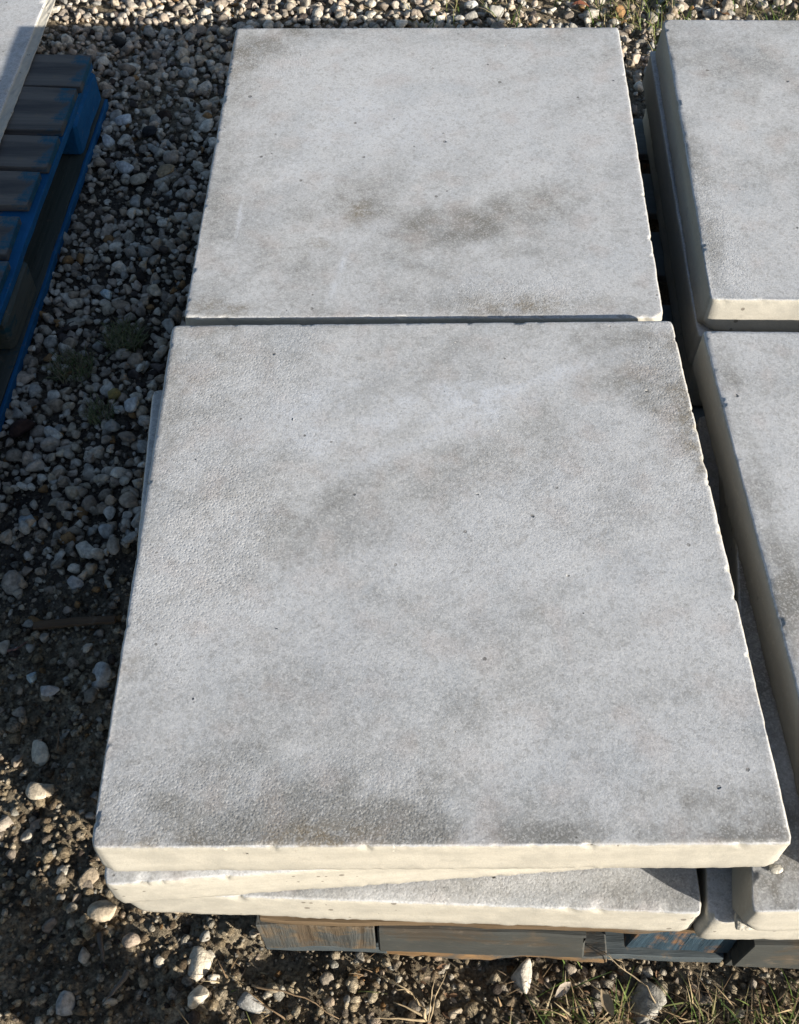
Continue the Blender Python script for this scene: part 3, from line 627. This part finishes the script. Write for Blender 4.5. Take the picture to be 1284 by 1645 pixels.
stems('dry_stem', [([w3(1063, 1628, .004), w3(1040, 1585, .02), w3(1005, 1560, .03), w3(965, 1528, .045)], .0012), ([w3(1005, 1560, .03), w3(1000, 1545, .035), w3(978, 1532, .05)], .0007)], 'dry twig leaning on the grey pallet face', 'twig', (.34, .27, .18))
stems('dry_stem', [([w3(1225, 1538, .04), w3(1262, 1543, .035)], .0008)], 'pale straw bits stuck on the pallet at lower right', 'straw', (.55, .47, .33))
def twig(px0, py0, px1, py1, r0, lab, col): stems('twig', [([w3(px0, py0, .012), w3((px0+px1)/2, (py0+py1)/2+3, .016), w3(px1, py1, .012)], r0)], lab, 'twig', col)
twig(160, 1500, 168, 1545, .0035, 'dark twig in shadow left below the slab corner', (.10, .085, .075))
twig(205, 1560, 165, 1612, .0035, 'grey twig lying diagonally in the lower left shadow', (.14, .125, .11))
twig(92, 1205, 96, 1150, .0012, 'thin twig in the sunlit soil at left', (.17, .12, .08))
twig(12, 1046, 45, 1030, .002, 'short reddish twig near the left picture edge', (.18, .10, .09))
# splinter of wood in the gravel
bx_, by_ = at(118, 997, .012)
spl = board('wood_splinter', (.105, .011, .006), (bx_, by_, float(gh(bx_, by_))+.010), mat_wood('splinter_wood', (.07, .045, .03), (.15, .10, .06)), None, .10, 201, .003, 14, .001)
props(spl, 'flat brown wood splinter lying on the dark gravel', 'splinter')
# fragments broken from slab corners
for k, (x, y, z, s, lab) in enumerate([(.338, .292, .2435, .0045, 'small pale concrete crumb under the right front corner'), (.318, .262, .189, .008, 'white broken crumbs by the chipped lower right slab')]):
    V, F = ICO[3]; P = rockshape(V, 990+k, .9)*np.array([s*1.7, s, s*.55]); o = link('concrete_crumb', mesh('concrete_crumb', P, F, True, {'col': np.tile((.6, .57, .5), (len(P), 1))}), STONE); o.location = (x, y, z+s*.3); props(o, lab, 'crumb')

# ------------------------------------------------------------------ the photographer (stands out of the picture; casts the leg shadow at lower left)
def person():
    J = {'pel': (.11, -.20, .93), 'ch': (.10, -.24, 1.18), 'nk': (.09, -.23, 1.44), 'hd': (.09, -.19, 1.52), 'hd2': (.09, -.17, 1.63),
         'hl': (.02, -.20, .90), 'kl': (-.02, -.18, .48), 'al': (-.04, -.22, .10), 'tl': (-.05, -.09, .04),
         'hr': (.17, -.20, .90), 'kr': (.188, -.12, .48), 'ar': (.192, -.10, .10), 'tr': (.205, .02, .04),
         'sl': (-.08, -.23, 1.38), 'el': (-.19, -.22, 1.14), 'wl': (-.09, -.06, 1.20), 'sr': (.26, -.23, 1.38), 'er': (.33, -.22, 1.14), 'wr': (.11, -.07, 1.20)}
    R = {'pel': .14, 'ch': .15, 'nk': .06, 'hd': .085, 'hd2': .09, 'hl': .09, 'kl': .062, 'al': .050, 'tl': .035, 'hr': .09, 'kr': .072, 'ar': .060, 'tr': .035,
         'sl': .06, 'el': .045, 'wl': .028, 'sr': .06, 'er': .045, 'wr': .028}
    E_ = [('pel', 'ch'), ('ch', 'nk'), ('nk', 'hd'), ('hd', 'hd2'), ('pel', 'hl'), ('hl', 'kl'), ('kl', 'al'), ('al', 'tl'), ('pel', 'hr'), ('hr', 'kr'), ('kr', 'ar'), ('ar', 'tr'),
          ('nk', 'sl'), ('sl', 'el'), ('el', 'wl'), ('nk', 'sr'), ('sr', 'er'), ('er', 'wr')]
    ks = list(J); me = bpy.data.meshes.new('person'); me.from_pydata([J[k] for k in ks], [(ks.index(a), ks.index(b)) for a, b in E_], [])
    o = link('person', me); sk = o.modifiers.new('skin', 'SKIN'); sk.use_smooth_shade = True
    for i, k in enumerate(ks): me.skin_vertices[0].data[i].radius = (R[k], R[k]*(.75 if k in ('pel', 'ch') else 1))
    me.skin_vertices[0].data[0].use_root = True
    o.modifiers.new('sub', 'SUBSURF').levels = 2; o.modifiers['sub'].render_levels = 2
    m = M('clothes', .9, .2); zc = m.sep(m.co)[2]
    col = m.mix(m.ramp(zc, .93, .94), (.03, .045, .09), (.22, .22, .23)); col = m.mix(m.ramp(zc, 1.42, 1.43), col, (.45, .28, .20)); col = m.mix(m.ramp(zc, .075, .08, 1, 0), col, (.05, .045, .04))
    me.materials.append(m.done(col)); props(o, 'standing person in dark trousers and grey top behind the camera', 'person')
person()
S.render.engine = 'CYCLES'
